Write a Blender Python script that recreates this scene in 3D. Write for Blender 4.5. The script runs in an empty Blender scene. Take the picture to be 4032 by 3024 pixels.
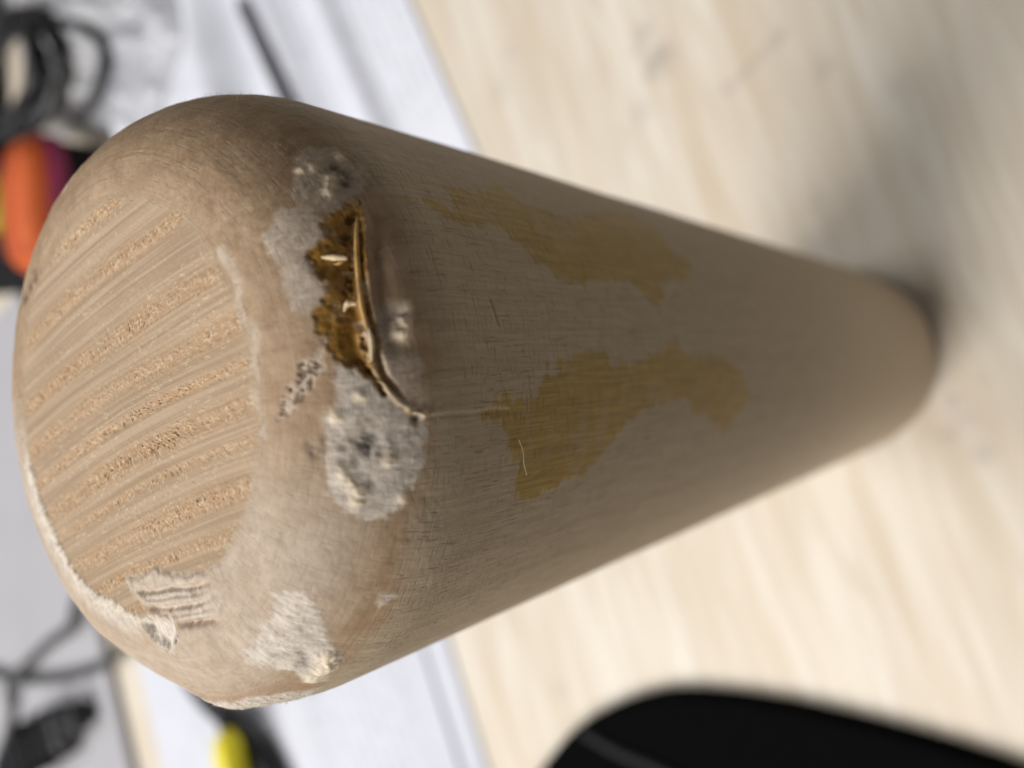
import bpy, bmesh, math, random
import numpy as np
from mathutils import Matrix, Vector

random.seed(7)
rng = np.random.default_rng(11)
scene = bpy.context.scene
C = scene.collection

# ------------------------------------------------------------------ camera
cam_d = bpy.data.cameras.new("camera")
cam = bpy.data.objects.new("camera", cam_d)
C.objects.link(cam)
# phone held sideways: the picture's left is "away and up"
ROT = Matrix(((0.0, 0.998836863, 0.04821743),
              (-0.803295698, 0.0287173566, -0.594887666),
              (-0.595580408, -0.0387328541, 0.802361355)))
CAM = Vector((0.00601089, -0.07799825, 0.30534531))
cam.matrix_world = Matrix.Translation(CAM) @ ROT.to_4x4()
cam_d.sensor_width = 36.0
cam_d.lens = 27.99
cam_d.clip_start = 0.004
cam_d.clip_end = 50.0
cam_d.dof.use_dof = True
cam_d.dof.focus_distance = 0.0755
cam_d.dof.aperture_fstop = 13.0
scene.camera = cam

# ------------------------------------------------------------------ light (indoors: ceiling lamp and unseen fill lamps)
world = bpy.data.worlds.new("World")
scene.world = world
world.use_nodes = True
bg = world.node_tree.nodes["Background"]
bg.inputs[0].default_value = (0.94, 0.95, 1.0, 1)
bg.inputs[1].default_value = 0.055

def area(name, loc, target, size, power, col, sy=None):
    l = bpy.data.lights.new(name, 'AREA')
    l.energy = power
    l.color = col
    l.shape = 'RECTANGLE'
    l.size = size
    l.size_y = sy or size
    o = bpy.data.objects.new(name, l)
    C.objects.link(o)
    o.location = loc
    o.rotation_euler = (Vector(target) - Vector(loc)).to_track_quat('-Z', 'Y').to_euler()
    return o
area("ceiling_lamp", (-1.84, 0.58, 2.4), (0, 0, 0.1), 1.55, 111, (1.0, 0.965, 0.92), 1.65)
area("overhead_fill_lamp", (0.1, 1.5, 2.0), (0, 0.2, 0), 1.2, 25, (0.98, 0.98, 0.97), 0.8)  # general fill from overhead beyond the bat, source unseen

area("rear_fill_lamp", (-0.9, -1.7, 1.9), (0, 0, 0.05), 0.9, 5.0, (1.0, 0.95, 0.88), 0.9)  # added fill for the bat's shaded side, no such lamp in view

scene.view_settings.view_transform = 'Standard'
scene.view_settings.look = 'None'
scene.view_settings.exposure = 0.0
scene.view_settings.gamma = 1.0

# ------------------------------------------------------------------ helpers
def vnoise(x, y, seed=0):
    """smooth value noise in 2D, 0..1"""
    xi = np.floor(x).astype(np.int64); yi = np.floor(y).astype(np.int64)
    xf = x - xi; yf = y - yi
    xf = xf * xf * (3 - 2 * xf); yf = yf * yf * (3 - 2 * yf)
    def h(a, b):
        n = (a * 374761393 + b * 668265263 + seed * 974711) & 0xFFFFFFFF
        n = ((n ^ (n >> 13)) * 1274126177) & 0xFFFFFFFF
        return ((n ^ (n >> 16)) & 0xFFFF) / 65535.0
    return (h(xi, yi) * (1 - xf) + h(xi + 1, yi) * xf) * (1 - yf) + (h(xi, yi + 1) * (1 - xf) + h(xi + 1, yi + 1) * xf) * yf

def fbm(x, y, seed=0, oct=4, gain=0.5):
    v = 0; a = 1; t = 0
    for i in range(oct):
        v = v + a * vnoise(x * 2 ** i + 17.3 * i, y * 2 ** i - 9.1 * i, seed + i); t += a; a *= gain
    return v / t

def sstep(a, b, x):
    t = np.clip((x - a) / (b - a), 0, 1)
    return t * t * (3 - 2 * t)

def near(x, y, pts, pad=5.0):
    px = [p[0] for p in pts]; py = [p[1] for p in pts]
    return (x > min(px) - pad) & (x < max(px) + pad) & (y > min(py) - pad) & (y < max(py) + pad)

def seg_dist(x, y, pts):
    k = near(x, y, pts)
    if k.mean() < .7:
        out = np.full(x.shape, 60.0)
        if k.any(): out[k] = seg_dist_(x[k], y[k], pts)
        return out
    return seg_dist_(x, y, pts)

def seg_dist_(x, y, pts):
    d = np.full(x.shape, 1e9)
    for (ax, ay), (bx, by) in zip(pts[:-1], pts[1:]):
        vx, vy = bx - ax, by - ay
        L = vx * vx + vy * vy + 1e-12
        t = np.clip(((x - ax) * vx + (y - ay) * vy) / L, 0, 1)
        d = np.minimum(d, np.hypot(x - ax - t * vx, y - ay - t * vy))
    return d

def poly_sd(x, y, pts):
    """signed distance to polygon, negative inside (60 far away)"""
    k = near(x, y, pts)
    out = np.full(x.shape, 60.0)
    if k.any(): out[k] = poly_sd_(x[k], y[k], pts)
    return out

def poly_sd_(x, y, pts):
    d = seg_dist_(x, y, list(pts) + [pts[0]])
    ins = np.zeros(x.shape, bool)
    n = len(pts)
    for i in range(n):
        x0, y0 = pts[i]; x1, y1 = pts[(i + 1) % n]
        if y0 == y1: continue
        c = ((y0 > y) != (y1 > y)) & (x < (x1 - x0) * (y - y0) / (y1 - y0) + x0)
        ins ^= c
    return np.where(ins, -d, d)

def mesh_np(name, verts, faces, smooth=True):
    m = bpy.data.meshes.new(name)
    m.from_pydata(verts, [], faces)
    m.update()
    if smooth: m.polygons.foreach_set('use_smooth', [True] * len(m.polygons))
    return m

def grid_mesh(name, P, closed=False):
    """P: (n,m,3) grid to quad mesh, numpy fast path"""
    n, m = P.shape[:2]
    me = bpy.data.meshes.new(name)
    me.vertices.add(n * m)
    me.vertices.foreach_set('co', P.reshape(-1).astype(np.float32))
    i = np.arange(n * m).reshape(n, m)
    if closed: i = np.concatenate([i, i[:1]], 0)
    q = np.stack([i[:-1, :-1], i[1:, :-1], i[1:, 1:], i[:-1, 1:]], -1).reshape(-1, 4)
    me.loops.add(q.size)
    me.loops.foreach_set('vertex_index', q.reshape(-1).astype(np.int32))
    me.polygons.add(len(q))
    me.polygons.foreach_set('loop_start', np.arange(0, q.size, 4, dtype=np.int32))
    me.polygons.foreach_set('use_smooth', np.ones(len(q), dtype=bool))
    me.update(calc_edges=True)
    return me

def attr(me, name, v):
    a = me.attributes.new(name, 'FLOAT', 'POINT')
    a.data.foreach_set('value', np.asarray(v, dtype=np.float32).reshape(-1))

def obj(name, me, mat=None, parent=None, loc=None):
    o = bpy.data.objects.new(name, me)
    C.objects.link(o)
    if mat: me.materials.append(mat)
    if parent: o.parent = parent
    if loc: o.location = loc
    return o

def tag(o, label, cat, group=None):
    o['label'] = label; o['category'] = cat
    if group: o['group'] = group
    return o

def thing(name, label, cat, loc=(0, 0, 0)):
    o = bpy.data.objects.new(name, None)
    C.objects.link(o); o.location = loc
    o.empty_display_size = 0.01
    return tag(o, label, cat)

def spline(pts, n=12):
    """Catmull-Rom through 3D points"""
    p = np.array(pts, float)
    p = np.concatenate([[2 * p[0] - p[1]], p, [2 * p[-1] - p[-2]]])
    out = []
    for i in range(1, len(p) - 2):
        for t in np.linspace(0, 1, n, endpoint=False):
            a, b, c, d = p[i - 1], p[i], p[i + 1], p[i + 2]
            out.append(0.5 * (2 * b + (c - a) * t + (2 * a - 5 * b + 4 * c - d) * t * t + (3 * b - a - 3 * c + d) * t ** 3))
    out.append(p[-2])
    return np.array(out)

def tube(name, pts, rad, mat, parent=None, n=12, sub=12, caps=True):
    p = spline(pts, sub) if sub else np.array(pts, float)
    k = len(p)
    rad = np.interp(np.linspace(0, 1, k), np.linspace(0, 1, len(np.atleast_1d(rad))), np.atleast_1d(rad)) if np.ndim(rad) else np.full(k, rad)
    T = np.gradient(p, axis=0); T /= np.linalg.norm(T, axis=1, keepdims=True) + 1e-12
    up = np.array([0.0, 0.0, 1.0])
    a = np.cross(T, up); a /= np.linalg.norm(a, axis=1, keepdims=True) + 1e-9
    b = np.cross(a, T)
    th = np.linspace(0, 2 * np.pi, n, endpoint=False)
    P = p[:, None] + rad[:, None, None] * (a[:, None] * np.cos(th)[None, :, None] + b[:, None] * np.sin(th)[None, :, None])
    verts = [tuple(v) for v in P.reshape(-1, 3)]
    faces = []
    for i in range(k - 1):
        for j in range(n):
            j2 = (j + 1) % n
            faces.append((i * n + j, i * n + j2, (i + 1) * n + j2, (i + 1) * n + j))
    if caps:
        faces.append(tuple(range(n))[::-1]); faces.append(tuple((k - 1) * n + j for j in range(n)))
    return obj(name, mesh_np(name, verts, faces), mat, parent)

def rounded_slab(name, outline, z0, z1, bev, mat, parent=None, seg=4):
    """outline (list of xy) extruded, edges bevelled"""
    bm = bmesh.new()
    vs = [bm.verts.new((x, y, z0)) for x, y in outline]
    f = bm.faces.new(vs)
    if f.normal.z > 0: f.normal_flip()
    r = bmesh.ops.extrude_face_region(bm, geom=[f])
    for v in r['geom']:
        if isinstance(v, bmesh.types.BMVert): v.co.z = z1
    bmesh.ops.recalc_face_normals(bm, faces=bm.faces[:])
    if bev:
        ed = [e for e in bm.edges if all(abs(v.co.z - z1) < 1e-7 for v in e.verts)]
        bmesh.ops.bevel(bm, geom=ed, offset=bev, segments=seg, affect='EDGES', profile=0.5)
    me = bpy.data.meshes.new(name); bm.to_mesh(me); bm.free()
    me.polygons.foreach_set('use_smooth', [len(p.vertices) == 4 for p in me.polygons])
    return obj(name, me, mat, parent)

def round_corners(pts, r, n=8):
    out = []
    k = len(pts)
    for i in range(k):
        a = Vector(pts[i - 1]); b = Vector(pts[i]); c = Vector(pts[(i + 1) % k])
        ri = r[i] if isinstance(r, (list, tuple)) else r
        p = b + (a - b).normalized() * ri; q = b + (c - b).normalized() * ri
        for t in [float(q) for q in np.linspace(0, 1, n)]:
            v = (1 - t) ** 2 * p + 2 * t * (1 - t) * b + t * t * q
            out.append((v.x, v.y))
    return out

# ------------------------------------------------------------------ materials
class NT:
    def __init__(s, name):
        s.m = bpy.data.materials.new(name); s.m.use_nodes = True
        s.t = s.m.node_tree; s.n = s.t.nodes; s.b = s.n['Principled BSDF']
    def link(s, a, b): s.t.links.new(a, b)
    def node(s, typ, **kw):
        n = s.n.new(typ)
        for k, v in kw.items(): setattr(n, k, v)
        return n
    def put(s, sock, v):
        if hasattr(v, 'node'): s.link(v, sock)
        elif isinstance(v, (tuple, list)) and len(v) == 3 and sock.type == 'RGBA': sock.default_value = (*v, 1)
        else: sock.default_value = v
    def attr(s, name): return s.node('ShaderNodeAttribute', attribute_name=name).outputs['Fac']
    def math(s, op, a, b=0.5, c=None, clamp=False):
        n = s.node('ShaderNodeMath', operation=op, use_clamp=clamp)
        s.put(n.inputs[0], a); s.put(n.inputs[1], b)
        if c is not None: s.put(n.inputs[2], c)
        return n.outputs[0]
    def mix(s, f, a, b, blend='MIX'):
        n = s.node('ShaderNodeMix', data_type='RGBA', blend_type=blend)
        s.put(n.inputs[0], f); s.put(n.inputs[6], a); s.put(n.inputs[7], b)
        return n.outputs[2]
    def mapping(s, vec, scale=(1, 1, 1), rot=(0, 0, 0), loc=(0, 0, 0)):
        n = s.node('ShaderNodeMapping'); s.link(vec, n.inputs[0])
        n.inputs['Scale'].default_value = scale; n.inputs['Rotation'].default_value = rot; n.inputs['Location'].default_value = loc
        return n.outputs[0]
    def noise(s, vec, scale=1, detail=3, rough=0.55, dist=0.0):
        n = s.node('ShaderNodeTexNoise'); s.link(vec, n.inputs['Vector'])
        n.inputs['Scale'].default_value = scale; n.inputs['Detail'].default_value = detail
        n.inputs['Roughness'].default_value = rough; n.inputs['Distortion'].default_value = dist
        return n.outputs[0]
    def ramp(s, f, stops):
        n = s.node('ShaderNodeMapRange', interpolation_type='SMOOTHSTEP')
        s.put(n.inputs[0], f)
        for i, v in enumerate(stops): n.inputs[i + 1].default_value = v
        return n.outputs[0]
    def bump(s, h, strength, dist, prev=None):
        n = s.node('ShaderNodeBump'); s.put(n.inputs['Height'], h)
        n.inputs['Strength'].default_value = strength; n.inputs['Distance'].default_value = dist
        if prev: s.link(prev, n.inputs['Normal'])
        return n.outputs[0]

def plain(name, col, rough=0.5, metallic=0.0, var=0.12, scale=60, bump=0.0, spec=0.5, **kw):
    t = NT(name)
    co = t.node('ShaderNodeTexCoord').outputs['Object']
    nz = t.noise(co, scale, 4)
    f = t.ramp(nz, (0.3, 0.7, 0, 1))
    dark = tuple(c * (1 - var) for c in col); light = tuple(min(1, c * (1 + var)) for c in col)
    t.link(t.mix(f, dark, light), t.b.inputs['Base Color'])
    t.b.inputs['Roughness'].default_value = rough
    t.b.inputs['Metallic'].default_value = metallic
    t.b.inputs['Specular IOR Level'].default_value = spec
    if bump: t.link(t.bump(t.noise(co, scale * 6, 3), 0.4, bump), t.b.inputs['Normal'])
    for k, v in kw.items(): t.b.inputs[k].default_value = v
    return t.m

# wood of the bat -------------------------------------------------
def make_bat_material():
    t = NT("bat_wood")
    uv = t.node('ShaderNodeUVMap', uv_map='chart').outputs[0]        # (around, along) in mm
    ob = t.node('ShaderNodeTexCoord').outputs['Object']
    saw = t.attr('sawn'); pale = t.attr('pale'); amber = t.attr('amber'); stain = t.attr('stain')
    dark = t.attr('dark'); ring = t.attr('ring'); band = t.attr('band'); tone = t.attr('tone')
    # side grain
    longi = t.noise(t.mapping(uv, (2.6, 0.10, 1)), 1, 5, 0.62, 0.25)
    scr = t.noise(t.mapping(uv, (0.30, 5.0, 1), (0, 0, 0.04)), 1, 4, 0.6, 0.3)
    pore = t.noise(t.mapping(uv, (3.2, 0.32, 1), (0, 0, 0.02)), 1, 3, 0.55, 0.15)
    porem = t.ramp(pore, (0.57, 0.70, 0, 1))
    cross = t.noise(t.mapping(uv, (0.36, 3.1, 1), (0, 0, -0.05)), 1, 3, 0.6, 0.2)
    crossm = t.ramp(cross, (0.55, 0.70, 0, 1))
    blot = t.noise(t.mapping(uv, (0.09, 0.06, 1)), 1, 4, 0.6)
    side = t.mix(t.ramp(longi, (0.25, 0.75, 0, 1)), (0.338, 0.264, 0.176), (0.462, 0.374, 0.264))
    side = t.mix(t.math('MULTIPLY', t.ramp(scr, (0.3, 0.75, 1, 0)), 0.22), side, (0.215, 0.168, 0.112))
    side = t.mix(t.math('MULTIPLY', t.ramp(blot, (0.35, 0.7, 0, 1)), 0.25), side, (0.385, 0.300, 0.195))
    side = t.mix(t.math('MULTIPLY', ring, 0.20), side, (0.255, 0.165, 0.098))
    clus = t.ramp(t.noise(t.mapping(uv, (0.16, 0.10, 1), (0, 0, 0), (3, 5, 0)), 1, 4, 0.6), (0.36, 0.64, 0.25, 1.0))
    base_bounce = t.attr('base_bounce')
    side = t.mix(t.math('MULTIPLY', base_bounce, 0.80), side, (0.560, 0.450, 0.318))  # table bounce put into the wood colour near the base
    side = t.mix(t.math('MULTIPLY', t.math('MULTIPLY', porem, clus), 0.50), side, (0.135, 0.098, 0.065))
    side = t.mix(t.math('MULTIPLY', t.math('MULTIPLY', crossm, clus), 0.46), side, (0.165, 0.125, 0.085))
    # sanded round-over is warmer, less scratched
    fillet = t.mix(t.ramp(t.noise(t.mapping(ob, (420, 420, 160)), 1, 5, 0.68), (0.3, 0.7, 0, 1)), (0.290, 0.184, 0.102), (0.420, 0.288, 0.180))
    hoop = t.ramp(t.noise(t.mapping(uv, (0.05, 1.9, 1)), 1, 3, 0.55, 0.3), (0.48, 0.70, 0, 1))          # sanding rings round the rim
    fillet = t.mix(t.math('MULTIPLY', hoop, 0.55), fillet, (0.235, 0.150, 0.085))
    hoop2 = t.ramp(t.noise(t.mapping(uv, (0.03, 1.1, 1), (0, 0, 0), (7, 3, 0)), 1, 2), (0.60, 0.72, 0, 1))
    fillet = t.mix(t.math('MULTIPLY', hoop2, 0.35), fillet, (0.530, 0.405, 0.290))
    fillet = t.mix(t.math('MULTIPLY', ring, 0.62), fillet, (0.285, 0.165, 0.088))
    wood = t.mix(t.math('MULTIPLY', tone, 0.85), side, fillet)
    # sawn end grain
    fine = t.attr('fine')
    end = t.mix(fine, (0.315, 0.226, 0.146), (0.440, 0.326, 0.224))
    end = t.mix(t.math('MULTIPLY', band, 0.70), end, (0.385, 0.222, 0.104))
    wood = t.mix(saw, wood, end)
    # marks
    stc = t.mix(t.ramp(longi, (0.3, 0.7, 0, 1)), (0.222, 0.132, 0.009), (0.385, 0.248, 0.034))
    stc = t.mix(t.math('MULTIPLY', crossm, 0.62), stc, (0.15, 0.088, 0.012))
    wood = t.mix(t.math('MULTIPLY', stain, 0.95), wood, stc)
    pc = t.mix(t.ramp(t.noise(ob, 900, 4, 0.65), (0.3, 0.7, 0, 1)), (0.490, 0.435, 0.378), (0.690, 0.628, 0.552))
    wood = t.mix(pale, wood, pc)
    am = t.mix(t.ramp(t.noise(ob, 650, 4, 0.65), (0.30, 0.72, 0, 1)), (0.215, 0.100, 0.012), (0.430, 0.240, 0.058))
    wood = t.mix(amber, wood, am)
    wood = t.mix(dark, wood, (0.030, 0.026, 0.024))
    lite = t.attr('lite')
    wood = t.mix(lite, wood, (0.760, 0.630, 0.450))
    t.link(wood, t.b.inputs['Base Color'])
    r = t.math('SUBTRACT', 0.62, t.math('MULTIPLY', stain, 0.10))
    r = t.math('SUBTRACT', r, t.math('MULTIPLY', amber, 0.34))
    r = t.math('ADD', r, t.math('MULTIPLY', t.math('MAXIMUM', pale, saw), 0.22))
    t.link(r, t.b.inputs['Roughness'])
    t.b.inputs['Specular IOR Level'].default_value = 0.35
    h = t.math('SUBTRACT', t.math('MULTIPLY', longi, 0.6), t.math('MULTIPLY', t.math('ADD', porem, crossm), 0.5))
    h = t.math('MULTIPLY', h, t.math('SUBTRACT', 1.0, t.math('MAXIMUM', saw, t.math('MULTIPLY', tone, 0.7))))
    h = t.math('ADD', h, t.math('MULTIPLY', t.noise(ob, 1600, 3), 0.55))
    t.link(t.bump(h, 0.6, 0.00020), t.b.inputs['Normal'])
    return t.m

def make_table_material():
    t = NT("pale_table_wood")
    ob = t.node('ShaderNodeTexCoord').outputs['Object']
    g = t.mapping(ob, (1, 1, 1), (0, 0, -math.radians(21.5)))        # grain runs along local x
    def streak(sx, sy, d=3, dist=0.4): return t.noise(t.mapping(g, (sx, sy, 1)), 1, d, 0.55, dist)
    a = streak(9.0, 95, 6, 1.2); b = streak(14, 300, 4, 0.8); c = streak(5.0, 26, 4, 1.2)
    col = t.mix(t.ramp(a, (0.32, 0.68, 0, 1)), (0.580, 0.508, 0.410), (0.695, 0.645, 0.562))
    col = t.mix(t.math('MULTIPLY', t.ramp(b, (0.45, 0.75, 0, 1)), 0.24), col, (0.52, 0.40, 0.27))
    col = t.mix(t.math('MULTIPLY', t.ramp(c, (0.40, 0.70, 0, 1)), 0.50), col, (0.585, 0.485, 0.370))
    col = t.mix(t.math('MULTIPLY', t.attr('dirt'), 0.75), col, (0.30, 0.26, 0.235))
    col = t.mix(t.math('MULTIPLY', t.attr('vein'), 0.6), col, (0.50, 0.375, 0.24))
    t.link(col, t.b.inputs['Base Color'])
    t.b.inputs['Roughness'].default_value = 0.48
    t.link(t.bump(b, 0.25, 0.0004), t.b.inputs['Normal'])
    return t.m

def make_paper_material(name, rows, angle, tint=(0.69, 0.705, 0.785), gloss=0.5):
    t = NT(name)
    ob = t.node('ShaderNodeTexCoord').outputs['Object']
    g = t.mapping(ob, (1, 1, 1), (0, 0, angle))
    sep = t.node('ShaderNodeSeparateXYZ'); t.link(g, sep.inputs[0])
    row = t.math('FRACT', t.math('MULTIPLY', sep.outputs[1], rows))
    line = t.math('MULTIPLY', t.ramp(row, (0.25, 0.3, 0, 1)), t.ramp(row, (0.62, 0.67, 1, 0)))
    words = t.ramp(t.noise(t.mapping(g, (130, rows * 0.9, 1)), 1, 2), (0.42, 0.5, 0, 1))
    block = t.ramp(t.noise(t.mapping(g, (5, 22, 1)), 1, 2), (0.45, 0.55, 0, 1))
    ink = t.math('MULTIPLY', t.math('MULTIPLY', line, words), t.math('MULTIPLY', block, 0.24))
    base = t.mix(t.ramp(t.noise(ob, 25, 3), (0.3, 0.7, 0, 1)), tuple(c * 0.95 for c in tint), tint)
    t.link(t.mix(ink, base, (0.20, 0.20, 0.23)), t.b.inputs['Base Color'])
    t.b.inputs['Roughness'].default_value = gloss
    return t.m

M_table = make_table_material()
M_bat = make_bat_material()
M_paper = make_paper_material("folded_paper", 150, math.radians(-27.6), gloss=0.42)
M_paper2 = make_paper_material("printed_paper", 150, math.radians(-24), gloss=.85, tint=(0.60, 0.615, 0.69))
M_paper3 = make_paper_material("plain_paper", 110, math.radians(-30), gloss=.85, tint=(0.61, 0.625, 0.70))
M_black = plain("black_rubber", (0.012, 0.012, 0.014), 0.45)
M_cable = plain("cable_rubber", (0.016, 0.017, 0.019), 0.42, scale=200)
M_gcable = plain("grey_cable_rubber", (0.050, 0.052, 0.052), 0.5, scale=200)
M_case = plain("black_case", (0.0022, 0.0022, 0.0026), 0.75, scale=300, bump=0.0002, spec=0.02)
M_highlight = plain("case_highlight", (0.016, 0.017, 0.020), 0.6, spec=0.15)  # lighter tone standing in for a highlight on the case
M_cloth = plain("black_cloth", (0.016, 0.016, 0.018), 0.9, scale=300, bump=0.0005, spec=0.08)
M_orange = plain("orange_mesh_fabric", (0.58, 0.098, 0.008), 0.6, scale=900, bump=0.0008, var=0.3)
M_rib = plain("dark_orange_rib", (0.28, 0.03, 0.006), 0.7, scale=500)
M_magenta = plain("magenta_trim", (0.25, 0.012, 0.075), 0.5)
M_yg = plain("yellow_green_plastic", (0.34, 0.36, 0.01), 0.45)
M_yellow = plain("yellow_plastic", (0.85, 0.72, 0.01), 0.35)
M_grey = plain("light_grey_panel", (0.40, 0.395, 0.425), 0.5, var=0.03, scale=14)
M_pen = plain("grey_pen", (0.19, 0.195, 0.215), 0.4)
M_white = plain("white_plastic", (0.80, 0.80, 0.80), 0.3, var=0.03)

def make_bag_material():
    t = NT("clear_plastic_film")
    ob = t.node('ShaderNodeTexCoord').outputs['Object']
    n = t.noise(ob, 40, 4)
    t.link(t.mix(n, (0.30, 0.31, 0.34), (0.66, 0.67, 0.72)), t.b.inputs['Base Color'])
    t.b.inputs['Roughness'].default_value = 0.16
    t.b.inputs['Alpha'].default_value = 0.72
    t.link(t.bump(t.noise(ob, 110, 3), 0.5, 0.003), t.b.inputs['Normal'])
    return t.m
M_bag = make_bag_material()

# ------------------------------------------------------------------ table top (the setting)
def axis(lo, hi, dlo, dhi, fine, coarse):
    a = np.arange(lo, dlo, coarse); b = np.arange(dlo, dhi, fine); c = np.arange(dhi, hi + 1e-9, coarse)
    return np.concatenate([a, b, c])
tx = axis(-0.95, 0.95, -0.26, 0.26, 0.002, 0.02)
ty = axis(-0.45, 1.45, -0.10, 0.26, 0.002, 0.02)
TX, TY = np.meshgrid(tx, ty, indexing='ij')
P = np.stack([TX, TY, np.zeros_like(TX)], -1)
# a skirt that gives the board its thickness
me = grid_mesh("table_top", P)
dirt = np.zeros_like(TX); vein = np.zeros_like(TX)
X, Y = TX * 1000, TY * 1000
for (sx, sy, r, a) in [(137, 80, 4.5, .55), (131, 83, 3, .5), (125, 72, 6, .9), (121, 76, 4, .8), (118, 70, 3.5, .6), (104, 80, 5, .35), (143, 150, 4, .3), (127, 156, 5, .35),
                       (107, 7, 4, .45), (60, 10, 5, .3), (-12, -38, 2.2, .7), (-17, -41, 2, .5), (-4, -46, 2, .4), (-154, 120, 4, .35), (-30, -47, 3, .4), (-25, -36, 1.6, .5), (96, -20, 6, .3)]:
    w = 3.0 * (vnoise(X / 4, Y / 4, 3) - .5)
    dirt = np.maximum(dirt, a * np.exp(-((np.hypot((X - sx) * .9, Y - sy) + w) / r) ** 2))
d = seg_dist(X, Y, [(123, 22), (112, 36), (106, 44)])
dirt = np.maximum(dirt, 0.55 * np.exp(-(d / 1.8) ** 2) * (0.5 + vnoise(X / 3, Y / 3, 8)))
gx, gy = 0.93, 0.367
for off, x0, x1, a, wd in [(24.0, 20, 120, .9, 2.4), (15.5, 30, 130, .7, 3.0), (70, -60, 200, .35, 5), (-8, 40, 200, .5, 4), (38, -240, 20, .35, 3), (105, -50, 180, .3, 5), (-22, -230, 0, .45, 3), (62, -240, -60, .4, 4), (6, -200, -30, .5, 2.5)]:
    v = -gy * X + gx * Y + 3 * np.sin(X / 47 + off)
    uu = gx * X + gy * Y
    vein = np.maximum(vein, a * np.exp(-((v - off) / wd) ** 2) * sstep(x0 - 30, x0 + 10, uu) * (1 - sstep(x1 - 10, x1 + 40, uu)))
attr(me, 'dirt', dirt); attr(me, 'vein', vein)
table = obj("table", me, M_table)
table['kind'] = 'structure'
sk = rounded_slab("table_edge", [(-0.95, -0.45), (0.95, -0.45), (0.95, 1.43), (-0.95, 1.43)], -0.032, -0.002, 0, M_table, table)

# ------------------------------------------------------------------ the wooden bat
R, H, RA, RZ, TLX, TLY = 33.0, 264.55, 11.615, 13.862, 0.005547, 0.040176   # mm
tt = np.linspace(0, np.pi / 2, 400)
fr = R - RA + RA * np.cos(tt); fz = H - RZ + RZ * np.sin(tt)
fs = np.concatenate([[0], np.cumsum(np.hypot(np.diff(fr), np.diff(fz)))])
S1 = fs[-1]; RF = R - RA
def surf(u, s):
    th = u / R
    r = np.where(s < 0, R, np.where(s < S1, np.interp(s, fs, fr), RF - (s - S1)))
    z = np.where(s < 0, H - RZ + s, np.where(s < S1, np.interp(s, fs, fz), H))
    b = np.clip((5.0 - z) / 5.0, 0, 1); r = r - 5.0 * (1 - np.sqrt(1 - .98 * b * b))           # eased lower rim
    x = r * np.sin(th); y = -r * np.cos(th)
    w = np.clip((z - (H - 40)) / 40, 0, 1) ** 2
    return np.stack([x, y, z + w * (TLX * x + TLY * y)], -1)

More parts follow.
